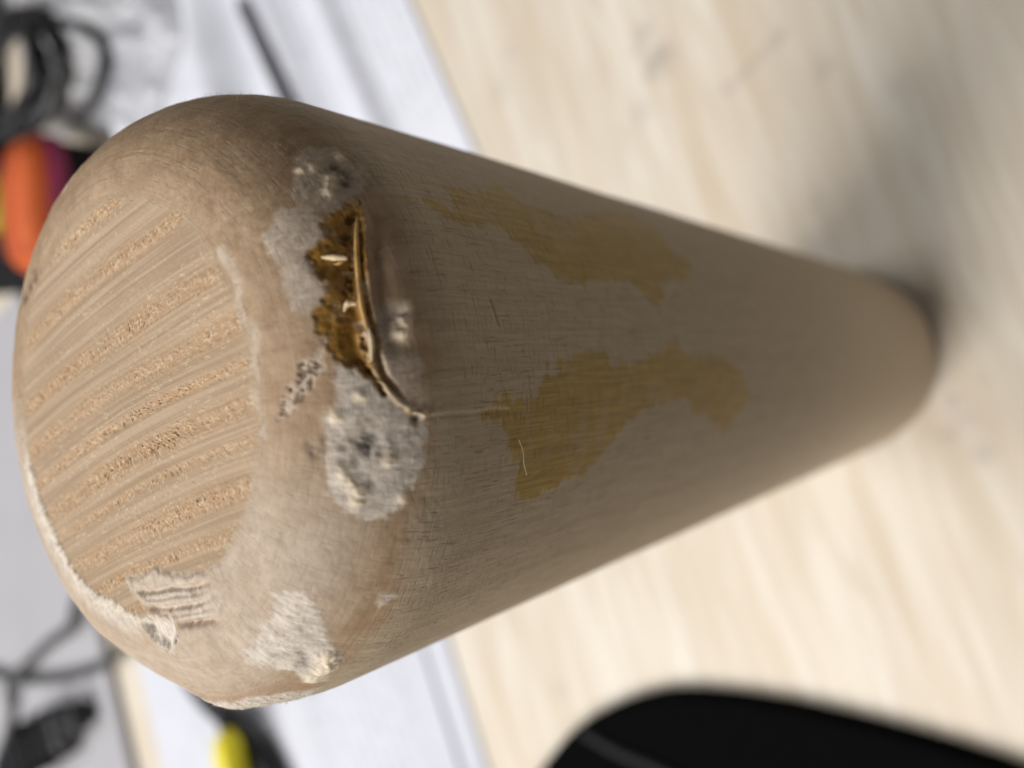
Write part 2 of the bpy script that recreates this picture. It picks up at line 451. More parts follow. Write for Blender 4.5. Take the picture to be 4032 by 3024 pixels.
F_ = {
'amber':[(21.0,6.2),(21.0,6.8),(20.5,7.0),(20.8,7.8),(20.2,8.5),(20.2,9.2),(20.0,10.2),(19.2,11.0),(18.5,11.0),(18.0,11.0),(17.2,11.8),(17.2,12.5),(16.5,13.0),(15.2,13.0),(14.2,13.0),(13.5,12.2),(13.0,12.5),(12.8,12.0),(11.8,13.0),(11.2,13.8),(10.2,14.0),(9.0,14.0),(8.0,13.2),(7.0,13.2),(6.0,12.8),(4.8,12.0),(4.8,11.2),(4.0,10.8),(3.5,10.2),(2.5,9.5),(2.2,9.0),(3.0,9.2),(4.0,9.5),(5.0,10.0),(6.0,10.2),(7.0,10.2),(7.8,10.2),(8.0,9.5),(8.8,9.2),(10.2,9.5),(11.2,9.2),(14.2,8.5),(17.2,7.5),(18.8,7.0)],
'lip':[(19.0,7.8),(15.8,9.0),(13.8,9.5),(10.8,10.0),(8.5,10.0),(7.0,9.8),(5.8,10.0),(4.2,9.8),(3.5,9.5),(2.0,8.5),(0.8,7.5),(0.2,6.0)],
'yline':[(0.2,6.0),(0.2,3.8),(0.2,-3.5),(0.2,-5.5)],
'A':[(29.0,8.2),(28.0,5.2),(26.0,5.5),(25.0,4.0),(21.8,5.5),(21.0,7.0),(20.5,8.5),(20.2,9.5),(20.5,10.5),(22.5,11.5),(24.2,11.8),(26.0,10.2)],
'B':[(22.8,13.2),(21.5,11.0),(19.8,10.5),(19.2,11.0),(18.2,11.0),(16.5,13.0),(14.8,13.0),(13.0,12.5),(11.5,13.2),(10.5,14.2),(11.0,15.5),(13.5,15.8),(16.2,15.5),(18.5,16.0),(21.0,15.8)],
'C':[(9.5,9.2),(10.0,8.5),(10.8,6.8),(9.8,5.8),(9.5,5.5),(8.0,6.2),(7.0,6.2),(6.5,7.2),(5.5,5.8),(4.0,5.5),(3.2,5.8),(2.0,5.2),(1.0,5.2),(1.0,6.2),(1.0,8.0),(2.2,8.8),(4.0,9.5),(6.0,9.8)],
'D':[(5.0,13.0),(5.0,12.2),(3.8,11.0),(2.5,9.5),(1.5,8.5),(0.2,7.8),(-0.2,5.8),(-1.5,5.0),(-3.0,5.5),(-4.0,5.2),(-5.2,6.0),(-7.0,6.8),(-8.8,7.8),(-9.5,8.8),(-9.8,9.5),(-9.2,12.0),(-7.8,13.5),(-5.5,14.0),(-3.5,14.0),(-1.2,14.2),(0.8,13.8),(1.2,13.2),(3.0,13.0)],
'E':[(-0.2,18.5),(2.0,18.0),(4.0,16.8),(5.8,15.8),(6.2,14.8),(6.8,14.2),(7.5,13.5),(8.0,13.5),(6.5,13.8),(5.0,14.2),(2.5,15.8),(0.8,17.0)],
'F':[(-21.0,15.5),(-18.8,13.8),(-18.8,12.5),(-20.8,11.0),(-23.2,9.0),(-26.0,6.5),(-28.0,5.8),(-31.2,5.2),(-32.0,6.5),(-30.2,9.0),(-30.8,11.0),(-33.2,12.8),(-31.8,14.5),(-27.8,14.5),(-24.0,14.8)],
'G':[(-49.5,20.0),(-47.0,20.8),(-40.0,20.5),(-40.0,19.0),(-40.8,17.8),(-44.8,16.2),(-47.2,17.5)],
'spl':[(-52.8,24.0),(-41.8,25.0),(-22.8,20.8),(-23.8,19.8),(-30.2,17.8),(-39.5,19.5),(-39.5,20.5),(-47.2,21.8),(-49.8,22.5)],
'st1':[(20.5,2.5),(20.5,-0.2),(21.5,-1.5),(20.5,-4.5),(23.8,-6.2),(25.0,-11.8),(25.0,-13.8),(27.5,-17.8),(24.8,-19.5),(24.2,-23.8),(23.0,-27.8),(24.2,-32.2),(27.2,-39.5),(29.5,-50.8),(27.2,-56.0),(21.8,-55.2),(20.0,-59.2),(18.2,-59.0),(15.8,-54.2),(15.8,-48.5),(15.0,-44.2),(13.0,-43.8),(11.2,-41.2),(13.5,-38.0),(14.5,-34.8),(14.5,-30.2),(12.8,-23.0),(14.0,-20.2),(15.2,-16.2),(16.8,-14.0),(18.8,-11.8),(19.0,-7.2),(19.0,-2.8),(20.5,-1.5)],
'st2':[(-0.2,-1.2),(1.5,-5.2),(1.0,-8.2),(2.2,-11.0),(3.5,-15.5),(4.0,-13.0),(5.2,-18.8),(5.2,-24.8),(3.8,-26.5),(4.8,-37.5),(7.0,-44.5),(4.5,-45.8),(4.5,-58.8),(2.2,-65.8),(-1.8,-70.0),(-4.5,-66.8),(-6.8,-60.0),(-5.0,-56.5),(-3.2,-48.8),(-1.0,-45.2),(-1.2,-38.2),(-2.5,-30.8),(-5.0,-26.8),(-7.5,-23.5),(-8.8,-16.8),(-9.8,-12.0),(-8.8,-8.0),(-5.5,-7.5),(-3.0,-5.5),(-1.2,-4.2)],
'chip':[(-16.8,7.2),(-17.2,5.8),(-17.5,5.0),(-18.5,5.8)],
'bot':[(-48.5,8.5),(-46.0,7.2),(-43.0,5.5),(-39.8,3.2),(-33.5,4.2),(-35.0,6.5),(-38.5,8.5),(-45.0,8.8)],
'torn':[(-97.0,20.2),(-91.8,20.8),(-86.8,21.0),(-82.2,21.0),(-78.8,20.5),(-72.8,21.2),(-71.5,20.0),(-65.0,20.5),(-62.2,20.0),(-56.2,20.5),(-49.2,22.2)],
'edge':[(24.2,20.2),(21.2,19.8),(19.0,20.0),(15.8,20.5),(13.5,20.5),(11.2,19.8),(6,20.6),(2.8,21.2),(0.2,20.5),(-2.5,20.0)],
}

def build_bat():
    # grid: dense on the side the dents are on and over the sawn end
    NU = 1000
    k = np.linspace(-1, 1, NU, endpoint=False)
    u = R * np.pi * (0.72 * k + 0.28 * k ** 3)
    s = [-(H - RZ)]
    while s[-1] < S1 + RF - 0.16:
        a = s[-1]
        step = 0.14 if a > -14 else 0.14 + (-14 - a) * 0.0075
        s.append(a + step)
    s = np.array(s); s[-1] = S1 + RF - 0.02
    U, S = np.meshgrid(u, s, indexing='ij')
    P = surf(U, S)
    du = np.roll(P, -1, 0) - np.roll(P, 1, 0); ds = np.gradient(P, axis=1)
    N = np.cross(du, ds); N /= np.linalg.norm(N, axis=-1, keepdims=True) + 1e-12
    if (N[NU // 2, 50] * P[NU // 2, 50])[1] < 0: N = -N
    x, y, z = P[..., 0], P[..., 1], P[..., 2]
    Z0 = np.zeros_like(U)
    A = {n: Z0.copy() for n in ('sawn', 'pale', 'amber', 'stain', 'dark', 'ring', 'band', 'tone', 'fine', 'lite', 'base_bounce')}
    disp = Z0.copy()
    UP = S > -85                                                       # everything worn is near the sawn end
    def fbu(a, b, *k):
        out = np.full(U.shape, .5)
        a = np.broadcast_to(a, U.shape); b = np.broadcast_to(b, U.shape)
        out[UP] = fbm(a[UP], b[UP], *k)
        return out
    jx = lambda f, a, sd: a * (fbu(U * f, S * f, sd, 3) - .5) * 2
    # ---- growth rings: arcs about a pith far to one side
    nx, ny = 0.932, 0.362
    wob = 0.28 * (fbm(x / 11, y / 11, 40, 2) - .5) + 0.25 * (vnoise(z / 14, x / 6, 41) - .5) * 2
    q = np.hypot(nx * x + ny * y + 220, -ny * x + nx * y) - 220 + wob
    along = -ny * x + nx * y
    bands = [(24.6, 1.0), (19.4, 1.1), (13.9, 1.35), (7.2, 1.5), (2.4, 1.6), (-1.4, 0.9), (-5.0, 1.5), (-8.2, 0.8), (-11.8, 1.5), (-15.4, .9), (-18.8, 1.2), (-22.5, .8), (-26, 1.0), (-30, .9)]
    band = Z0.copy()
    for qc, w in bands:
        k_ = .62 + .38 * abs(math.sin(qc * 2.7))
        band = np.maximum(band, k_ * np.exp(-((q - qc + .3 * w) / (w * .74)) ** 2))
    A['ring'] = np.clip(band ** 1.5 * (0.55 + 0.9 * (fbu(U / 5, S / 7, 60, 2) - .3)), 0, 1)
    A['base_bounce'] = sstep(-60, -190, S + 12 * (vnoise(U / 14, S / 30, 42) - .5))     # bounce off the table, painted as lighter wood toward the base
    # ---- sawn face, ragged rim
    rr = np.hypot(x, y)
    th_ = np.degrees(U / R)
    rag = 0.55 * (fbu(U / 1.3, S * 0 + 3.3, 5, 3) - .5) + 0.9 * (vnoise(U / 7, S * 0, 6) - .5)
    torn_zone = sstep(-98, -90, U) * (1 - sstep(-52, -46, U))
    rag = rag + torn_zone * 1.1 * (fbu(U / .45, S * 0 + 1.7, 15, 3) - .5)
    sw = .22 + .45 * (1 - torn_zone)
    saw = sstep(0, 1, (S + rag - .3 - S1 - .5) / (2 * sw) + .5)
    spl_sd = poly_sd(U, S, F_['spl'])
    saw = saw * sstep(-0.2, 0.6, spl_sd + jx(1.2, .5, 9))
    A['sawn'] = saw
    # streaky saw marks that follow the rings
    fine = fbm(q * 2.2, along / 34, 20, 4, .6) * .5 + fbm(q * 6.5, along / 22, 24, 3, .6) * .5
    fine = sstep(.32, .68, fine + .10 * (fbm(x / 5, y / 5, 33, 2) - .5))
    A['fine'] = fine
    pits = Z0.copy(); crumbs = Z0.copy()
    cell = 0.50
    ang_x = nx * x + ny * y; ang_y = along
    for sd, dens in ((70, .62), (71, .50)):
        gx_ = ang_x / cell + sd * .37; gy_ = ang_y / (cell * 1.15) + sd * .71
        ix = np.floor(gx_).astype(np.int64); iy = np.floor(gy_).astype(np.int64)
        def hh(kk):
            n = (ix * 73856093 ^ iy * 19349663 ^ (kk * 83492791 + sd)) & 0xFFFFFFFF
            n = ((n ^ (n >> 15)) * 2246822519) & 0xFFFFFFFF
            return ((n ^ (n >> 13)) & 0xFFFF) / 65535.0
        cx_ = ix + .3 + .4 * hh(1); cy_ = iy + .3 + .4 * hh(2)
        dd = np.hypot(gx_ - cx_, gy_ - cy_)
        rad = .20 + .20 * hh(3)
        on = (hh(4) < dens * np.clip(band * 1.25 - .28, 0, 1) + .012)
        blob = (1 - sstep(rad * .45, rad * 1.25, dd)) * on
        if sd == 70: pits = np.maximum(pits, blob * (.35 + .65 * hh(5) ** 1.5))
        else: crumbs = np.maximum(crumbs, blob * (.4 + .6 * hh(5)))
    org = fbm(ang_x / .25, ang_y / .32, 91, 3, .6); org2 = fbm(ang_x / .23 + 9, ang_y / .27, 92, 3, .6)
    bm_ = np.clip(band * 1.3 - .25, 0, 1)
    pits = np.maximum(pits * .55 * (fbm(ang_x / 1.3, ang_y / 1.6, 93, 2) > .5), sstep(.60, .74, org) * bm_)
    crumbs = np.maximum(crumbs * .35, sstep(.54, .70, org2) * bm_)
    bclus = .45 + .55 * sstep(.30, .58, fbm(ang_x / 3, ang_y / 5.5, 81, 3))
    crumbs = np.maximum(crumbs, .55 * sstep(.60, .76, fbm(ang_x / .22, ang_y / .5, 94, 3, .6)) * sstep(.40, .62, fbm(ang_x / 1.1, ang_y / 12, 95, 2)))
    pits *= bclus; crumbs *= (.35 + .65 * bclus)
    A['band'] = saw * np.clip(band * (0.35 + .75 * bclus), 0, 1)
    A['dark'] = np.maximum(A['dark'], saw * pits * .60)
    A['lite'] = np.maximum(A['lite'], saw * crumbs * .60)
    disp += saw * (-.17 * pits + .10 * crumbs + .02 * (fine - .5))
    # ---- general unevenness of the sanded round-over
    fil = sstep(-1.5, 4.0, S + jx(.12, 2.0, 50)) * (1 - saw)
    A['tone'] = sstep(3.2, 6.5, S + jx(.16, 1.6, 52) + .6 * jx(1.1, .5, 53)) * (1 - saw)
    disp += fil * .16 * (fbu(U / 6, S / 5, 54, 3) - .5) + .06 * (fbu(U / 1.2, S / 3.0, 55, 3) - .5) * (1 - saw) + .16 * fil * (fbu(U / 1.4, S / 1.1, 63, 4, .6) - .5) * sstep(.40, .62, fbu(U / 9, S / 6, 64, 2))
    disp += .25 * (fbu(U / 18, S / 30, 56, 2) - .5) * (1 - saw)
    lower = sstep(-56, -40, -np.abs(U + 55) - 0) * sstep(6, 13, S) * (1 - saw)      # paler, rubbed lower part of the rim
    A['pale'] = np.maximum(A['pale'], .40 * lower * (.55 + .6 * fbm(x / 4, y / 4, 57, 3)))
    # white torn rim of the saw cut
    tr = np.abs(S - S1 - .35 + rag * .8)
    A['pale'] = np.maximum(A['pale'], torn_zone * np.exp(-((np.maximum(0, S1 + .5 - S)) / 3.0) ** 2) * .95 * (S < S1 + 1.2) * (1 - saw))
    disp += torn_zone * .18 * np.exp(-(tr / .55) ** 2) * (.3 + fbu(U / .6, S / .6, 58, 3))
    A['lite'] = np.maximum(A['lite'], torn_zone * .55 * np.exp(-(tr / .4) ** 2) * sstep(.35, .6, fbu(U / .5, S / .5, 59, 2)))
    ed = seg_dist(U, S, F_['edge'])
    e = np.exp(-(ed / .60) ** 2) * (.4 + fbu(U / .6, S / .6, 61, 2)) * sstep(.28, .5, fbu(U / 2.2, S, 62, 2))
    A['pale'] = np.maximum(A['pale'], np.clip(e * .5, 0, .36)); disp += .015 * e
    # ---- crushed, whitened patches
    for nm, base, amp, sd in (('A', .34, .18, 101), ('B', .46, .08, 111), ('C', .40, .16, 121), ('D', .86, .15, 131), ('F', .86, .18, 141), ('G', .9, .3, 151), ('bot', .9, .5, 161), ('chip', .6, .3, 171)):
        K = near(U, S, F_[nm], 2.0); u_, s_ = U[K], S[K]
        jl = lambda f, a, q_: a * (fbm(u_ * f, s_ * f, q_, 3) - .5) * 2
        m = 1 - sstep(-.55, .38, poly_sd_(u_, s_, F_[nm]) + jl(1.6, .55, sd) + jl(.5, .35, sd + 3))
        fib = fbm(u_ / .42 + s_ * .45, s_ / 1.3, sd + 5, 4, .68)                    # torn fibres, lying askew
        blk = fbm(u_ / 2.2, s_ / 2.2, sd + 7, 3)
        A['pale'][K] = np.maximum(A['pale'][K], m * np.clip(base * (.55 + .50 * fib + .35 * blk), 0, 1))
        A['lite'][K] = np.maximum(A['lite'][K], m * sstep(.58, .80, fib * .6 + blk * .45) * .45)
        A['dark'][K] = np.maximum(A['dark'][K], m * sstep(.66, .82, fbm(u_ / .5, s_ / .7, sd + 11, 3)) * .16)
        disp[K] += m * amp * ((fib - .45) * 1.0 + .10)
    def spot(us, r, f, amt, dz=0, sd=0):
        nonlocal disp
        for (a, b) in us:
            K = near(U, S, [(a, b)], 3 * r); u_, s_ = U[K], S[K]
            g = np.exp(-((np.hypot((u_ - a) * .85, s_ - b) + .35 * r * (fbm(u_ / .4, s_ / .4, 200 + sd, 2) - .5) * 2) / r) ** 2)
            A[f][K] = np.maximum(A[f][K], amt * g)
            disp[K] += dz * g
    spot([(-2.5, 10.8), (-1.9, 10.4)], .75, 'dark', .7, -.25, 1)
    spot([(-1.5, 9.8), (1.5, 11.5), (-1.8, 12.0), (-6.0, 10.0), (-2.8, 12.5), (-4.0, 11.5), (-2.2, 8.5), (-3.0, 9.4)], .45, 'dark', .42, -.12, 2)
    spot([(-3.2, 14.5), (-3.2, 15.2), (-2.2, 14.2), (-4.2, 12.5), (-3.8, 14.9), (-2.7, 15.6)], .5, 'dark', .42, -.08, 3)
    spot([(.2, 13.2), (-3.8, 8.8), (-6.2, 11.8), (-5.2, 12.5), (-7.8, 11.0), (-7.2, 7.2), (2.0, 11.2), (-6.8, 11.0)], .55, 'lite', .8, .22, 4)
    spot([(24.0, 8.0), (23.2, 8.4), (22.4, 8.9), (26.0, 9.8), (25.8, 8.8), (26.4, 5.8)], .42, 'lite', .9, .25, 5)
    spot([(25.2, 7.0), (24.2, 6.4), (23.3, 7.0)], .6, 'dark', .75, -.25, 6)
    spot([(9.8, 6.2), (8.4, 6.7), (7.7, 6.8), (7.2, 7.0), (7.7, 7.5)], .55, 'lite', .85, .28, 7)
    spot([(8.0, 7.1)], .3, 'dark', .6, -.1, 8)
    spot([(-27.0, 7.5), (-29.0, 7.2), (-30.8, 6.8), (-28.0, 6.6), (-26.2, 7.8)], .8, 'lite', .75, .35, 9)
    spot([(-26.8, 10.0), (-28.2, 9.2)], .6, 'dark', .35, -.25, 10)
    spot([(0.0, 6.5)], .42, 'dark', .85, -.4, 11)
    spot([(.4, 6.7), (.9, 7.2), (.4, 5.8)], .4, 'lite', .5, .25, 12)
    spot([(-41.2, 18.2), (-42.0, 17.8), (-40.6, 18.6)], .32, 'dark', .95, -.2, 13)
    spot([(81.5, 19.0), (84.0, 18.6), (86.5, 18.3)], .9, 'dark', .5, -.3, 14)
    spot([(65.8, 13.0), (67.0, 14.0), (68.2, 15.0)], .8, 'lite', .5, .05, 15)
    # dark speckles
    sdv = poly_sd(U, S, F_['E']); m = 1 - sstep(-.3, .4, sdv + jx(1.4, .5, 180))
    sp = sstep(.42, .66, fbu(U / .45, S / .38, 181, 4, .65))
    A['dark'] = np.maximum(A['dark'], m * sp * .6); A['pale'] = np.maximum(A['pale'], m * (1 - sp) * .42); disp -= m * (.12 + .15 * sp)
    # ---- pit near the rim with its dark-speckled wall
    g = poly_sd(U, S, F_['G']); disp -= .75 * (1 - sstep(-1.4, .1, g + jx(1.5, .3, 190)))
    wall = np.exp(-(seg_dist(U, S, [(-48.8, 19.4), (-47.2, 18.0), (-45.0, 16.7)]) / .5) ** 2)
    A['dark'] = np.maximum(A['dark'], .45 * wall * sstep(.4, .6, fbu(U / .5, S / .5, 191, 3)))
    # ---- splintered grooves
    m = 1 - sstep(-.4, .3, spl_sd + jx(1.0, .4, 192))
    m = m * (1 - .8 * sstep(-32, -21, U))
    A['pale'] = np.maximum(A['pale'], m * .60 * (.5 + .8 * fbu(U / 3, S * 1.6, 193, 3))); disp += .18 * m
    for pts, dep, wd in (([(-49.8, 23.0), (-39.2, 23.0), (-28.0, 21.0)], .55, .34), ([(-46.8, 21.5), (-37.8, 21.0), (-29.8, 19.8)], .55, .34), ([(-39.5, 19.5), (-34.2, 18.8), (-30.0, 17.8)], .75, .34), ([(-47, 22.3), (-38, 22.1), (-29, 20.5)], .25, .25), ([(-44, 20.8), (-36, 20.0), (-29, 18.9)], .25, .25)):
        dd = seg_dist(U, S, pts) + .12 * jx(1.2, 1, 194)
        a0, a1 = pts[0][0], pts[-1][0]
        tap = sstep(a0 - .5, a0 + 2, U) * (1 - sstep(a1 - 4, a1 + 1.5, U))
        gv = np.exp(-(dd / wd) ** 2) * tap
        disp -= dep * gv
        A['dark'] = np.maximum(A['dark'], .0 * gv)
    # ---- amber gouge with a raised lip
    sdv = poly_sd(U, S, F_['amber'])
    m = 1 - sstep(-.22, .18, sdv + jx(1.5, .45, 210) + jx(4, .15, 211))
    A['amber'] = m
    A['pale'] *= 1 - m; A['lite'] *= 1 - m; A['dark'] *= 1 - m
    floor_ = fbu(U / 1.0, S / .8, 212, 4)
    lipd = seg_dist(U + .35 * (fbu(U / .8, S / .8, 215, 2) - .5), S + .8 * (fbu(U / 1.3, S * 0 + 2, 216, 3) - .5), F_['lip'])
    prox = np.exp(-(np.maximum(lipd - .3, 0) / 1.8) ** 2)
    disp += m * (-.15 - .80 * prox * sstep(-.1, -1.2, sdv) + .26 * (floor_ - .5))
    hole = sstep(.62, .76, fbu(U / .75, S / .65, 214, 3)) * prox
    A['dark'] = np.maximum(A['dark'], m * hole * .6); disp -= m * hole * .35
    chips = sstep(.60, .72, fbu(U / 1.1, S / 1.5, 217, 3)) * prox
    A['lite'] = np.maximum(A['lite'], m * chips * .55)
    # lip and the sunken wood below it
    lw = .15 + .12 * (vnoise(U / 1.5, S * 0, 220))
    lip = np.exp(-(lipd / lw) ** 2) * (.30 + .9 * vnoise(U / .9, S * 0, 221)) * (sstep(.30, .5, vnoise(U / .7, S * 0, 222)) * (U < 7) + (U >= 7))
    disp += .22 * lip
    A['lite'] = np.maximum(A['lite'], lip * (.18 + .30 * (U < 8))); A['amber'] = np.maximum(A['amber'] * (1 - .55 * np.clip(lip, 0, 1)), .55 * np.clip(lip, 0, 1) * sstep(6, 9, U))
    low = [(a, b - 1.9) for a, b in F_['lip'][:6]]
    ld = seg_dist(U, S, low)
    disp -= .60 * np.exp(-(ld / 1.1) ** 2) * (1 - m)
    A['dark'] = np.maximum(A['dark'], .0)
    crack = seg_dist(U, S, [(a, b - .62) for a, b in F_['lip']])
    ck = np.exp(-(crack / .26) ** 2) * sstep(1, 3, U) * (1 - sstep(18, 20, U))
    disp -= .7 * ck; A['amber'] = np.maximum(A['amber'], ck * .9)
    # hairline and fine crack
    yl = seg_dist(U + .25 * (vnoise(S / 3, U * 0, 230) - .5), S, F_['yline'])
    A['lite'] = np.maximum(A['lite'], .42 * np.exp(-(yl / .15) ** 2)); disp += .04 * np.exp(-(yl / .2) ** 2)
    A['dark'] = np.maximum(A['dark'], .3 * np.exp(-((seg_dist(U + .4, S, F_['yline'])) / .14) ** 2))
    sc = seg_dist(U, S, [(10.5, -4.8), (9.2, -5.05), (8.0, -5.2)]); A['dark'] = np.maximum(A['dark'], .38 * np.exp(-(sc / .10) ** 2)); disp -= .1 * np.exp(-(sc / .2) ** 2)
    # ---- varnish / glue stains: edges run out along the grain and round the bat
    for nm, sd in (('st1', 240), ('st2', 250)):
        sdv = poly_sd(U, S, F_[nm])
        jag = 1.3 * (fbu(U / .5, S / 5, sd, 3) - .5) + 2.4 * (fbu(U / 3.6, S / .7, sd + 3, 3) - .5)
        m = 1 - sstep(-.30, .30, sdv + jag)
        A['stain'] = np.maximum(A['stain'], m * np.clip(.98 + 1.3 * (fbu(U / 3.5, S / 2.2, sd + 6, 4, .6) - .5), .45, 1))
        disp += .02 * m
    A['stain'] *= 1 - A['pale']
    # ---- knocked-flat rim at the lower left, burr beside it
    disp -= .95 * np.exp(-((U + 51) / 9) ** 2 - ((S - 14) / 4.5) ** 2)
    disp += .75 * np.exp(-((U + 45.5) / 5) ** 2 - ((S - 7.2) / 2.6) ** 2)
    P = P + N * disp[..., None]
    # bottom cap and centre of the end
    me = grid_mesh("body", P / 1000, closed=True)
    bm = None
    uvl = me.uv_layers.new(name='chart')
    vi = np.empty(len(me.loops), np.int32); me.loops.foreach_get('vertex_index', vi)
    uvv = np.stack([U.reshape(-1)[vi], S.reshape(-1)[vi]], 1)
    pi_ = np.repeat(uvv.reshape(-1, 4, 2)[:, 0:1, 0], 4, 1).reshape(-1)
    uvv[:, 0] = np.where(uvv[:, 0] < pi_ - 100, uvv[:, 0] + 2 * np.pi * R, uvv[:, 0])
    uvl.data.foreach_set('uv', uvv.reshape(-1).astype(np.float32))
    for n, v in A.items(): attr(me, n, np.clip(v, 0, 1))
    return me, P, N, U, S

bat = thing("wooden_bat", "upright round wooden bat with sawn end, dented rim and brown stains", "bat")
bat_me, BP, BN, BU, BS = build_bat()
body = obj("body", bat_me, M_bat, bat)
body.location.z = 0.0004

# fuzzy wood fibres standing off the rim
M_fibre = plain("wood_fibre", (0.60, 0.49, 0.36), 0.8, scale=400)
fv, ff = [], []
def fibre(i, j, ln, wd, lean):
    p = BP[i, j] / 1000; n = BN[i, j]
    t = np.array([random.uniform(-1, 1), random.uniform(-1, 1), random.uniform(-1, 1)])
    t -= t @ n * n; t /= np.linalg.norm(t) + 1e-9
    s_ = np.cross(n, t)
    k = len(fv)
    pts = [p - n * 5e-5, p + n * ln * .5 + t * lean * .3, p + n * ln * .8 + t * lean]
    for m_, q_ in enumerate(pts):
        w_ = wd * (1 - m_ * .4)
        for a_ in (0, 2.1, 4.2): fv.append(tuple(q_ + w_ * (math.cos(a_) * s_ + math.sin(a_) * t)))
    for m_ in range(2):
        for a_ in range(3):
            b_ = (a_ + 1) % 3
            ff.append((k + m_ * 3 + a_, k + m_ * 3 + b_, k + m_ * 3 + 3 + b_, k + m_ * 3 + 3 + a_))
cand = np.argwhere((BS > -2) & (BS < S1 - 2))
for c in cand[rng.integers(0, len(cand), 700)]: fibre(c[0], c[1], random.uniform(.0001, .00035), 1.1e-5, random.uniform(-.0003, .0003))
rough = np.argwhere(((np.abs(BS - 7) < 4) & (BU > -50) & (BU < -33)) | ((BS > S1 - 1) & (BS < S1 + .6) & (BU < -50)) | ((BS > 3) & (BS < 7) & (BU > 40) & (BU < 62)))
for c in rough[rng.integers(0, len(rough), 500)]: fibre(c[0], c[1], random.uniform(.0002, .0006), 1.6e-5, random.uniform(-.0005, .0005))
fo = obj("wood_fibre", mesh_np("wood_fibre", fv, ff), M_fibre, bat); fo.location.z = .0004; fo['kind'] = 'stuff'

# the split: a thin raised sliver along the crack and loose splinters in the resin pocket
M_sliver = plain("amber_sliver", (0.46, 0.27, 0.085), 0.45, scale=700, var=0.35)
M_pale_sl = plain("pale_splinter", (0.66, 0.52, 0.32), 0.7, scale=900, var=0.25)
def on_bat(a, b, lift):
    p0 = surf(np.array(a), np.array(b)); e_ = .05
    n_ = np.cross(surf(np.array(a + e_), np.array(b)) - p0, surf(np.array(a), np.array(b + e_)) - p0)
    n_ /= np.linalg.norm(n_)
    if n_[1] > 0: n_ = -n_
    return (p0 + n_ * lift) / 1000 + np.array([0, 0, .0004])
def sliver(pts, rad, mat):
    return tube("splinter", [on_bat(*q_) for q_ in pts], [r_ / 1000 for r_ in rad], mat, bat, n=7, sub=6)
sliver([(19.2, 7.6, -.05), (17.5, 8.35, .22), (15.8, 8.95, .30), (13.8, 9.45, .32), (11.6, 9.85, .30), (10.2, 10.0, .28), (8.6, 9.95, .2), (7.4, 9.8, .05)], [.08, .17, .20, .22, .20, .21, .16, .06], M_sliver)
sliver([(8.9, 9.9, .05), (7.4, 9.75, .25), (6.3, 9.85, .25), (5.2, 10.0, .1)], [.08, .22, .20, .05], M_pale_sl)
for pts, rad, mt in (([(16.2, 12.0, -.30), (15.7, 11.0, -.12), (15.2, 9.9, .0)], [.10, .30, .20], M_pale_sl), ([(15.1, 11.2, -.34), (15.0, 10.6, -.2), (15.2, 10.0, -.1)], [.04, .16, .10], M_sliver),
                     ([(10.3, 11.5, -.36), (10.9, 11.0, -.18), (10.7, 10.3, -.05)], [.10, .30, .14], M_pale_sl), ([(11.4, 11.0, -.4), (11.1, 10.7, -.25), (11.5, 10.2, -.1)], [.05, .16, .08], M_sliver)):
    sliver(pts, rad, mt)

# one loose hair lying on the lower stain
hp = [surf(np.array(a), np.array(b)) / 1000 for a, b in ((-3.0, -7.0), (-4.2, -7.9), (-5.4, -8.3), (-6.8, -9.2))]
hp = [p * np.array([1.009, 1.009, 1]) for p in hp]
hair = tube("wood_hair", hp, 3.2e-5, M_fibre, bat, n=6, sub=8); hair.location.z = .0004

# ------------------------------------------------------------------ papers
def sheet(name, p0, e, ln, wd, mat, hfun, nx=90, ny=80, z=0.0005, th=0.0003):
    """a sheet with its near edge from p0 along e; hfun(along, across) gives its height"""
    e = np.array(e) / np.linalg.norm(e); n = np.array([-e[1], e[0]])
    a = np.linspace(0, ln, nx); b = np.linspace(0, wd, ny)
    A_, B_ = np.meshgrid(a, b, indexing='ij')
    Z = z + hfun(A_, B_)
    top = np.stack([p0[0] + A_ * e[0] + B_ * n[0], p0[1] + A_ * e[1] + B_ * n[1], Z], -1)
    me = grid_mesh(name, top)
    o = obj(name, me, mat)
    s = o.modifiers.new('thickness', 'SOLIDIFY'); s.thickness = th; s.offset = 1
    return o

def hA(a, b):
    h = 0.006 * np.exp(-((b - .050 - .02 * (a - .1)) / .008) ** 2) + .0070 * np.exp(-((b - .092) / .014) ** 2)
    h = h + .010 * np.exp(-((b - .155 + .1 * (a - .15)) / .018) ** 2) + .020 * fbm(a * 14, b * 18, 300, 3) * sstep(.07, .2, b)
    h = h + .010 * np.abs(np.sin((a * .8 + b) * 30)) * sstep(.14, .22, b) * .6
    return h * sstep(-.002, .03, b)
tag(sheet("paper", (0.040, 0.138), (0.886, 0.464), 0.33, 0.255, M_paper, hA, 140, 120), "creased white paper with faint grey print on the table above the bat", "paper")
def hB(a, b): return .0014 * fbm(a * 9, b * 7, 310, 3) * sstep(0, .04, b)
tag(sheet("paper", (-0.330, 0.108), (0.916, 0.400), 0.27, 0.318, M_paper2, hB), "large flat white paper lying below the bat beside the tan strip of bare table", "paper")
def hB2(a, b): return .0045 * sstep(.09, .125, b) + .003 * fbm(a * 10, b * 12, 320, 2) * sstep(0, .03, b) * (1 - sstep(.1, .125, b))
tag(sheet("paper", (-0.335, 0.122), (0.916, 0.420), 0.25, 0.128, M_paper3, hB2, z=0.0021), "narrow white paper with lifted edge on top of the large sheet", "paper")

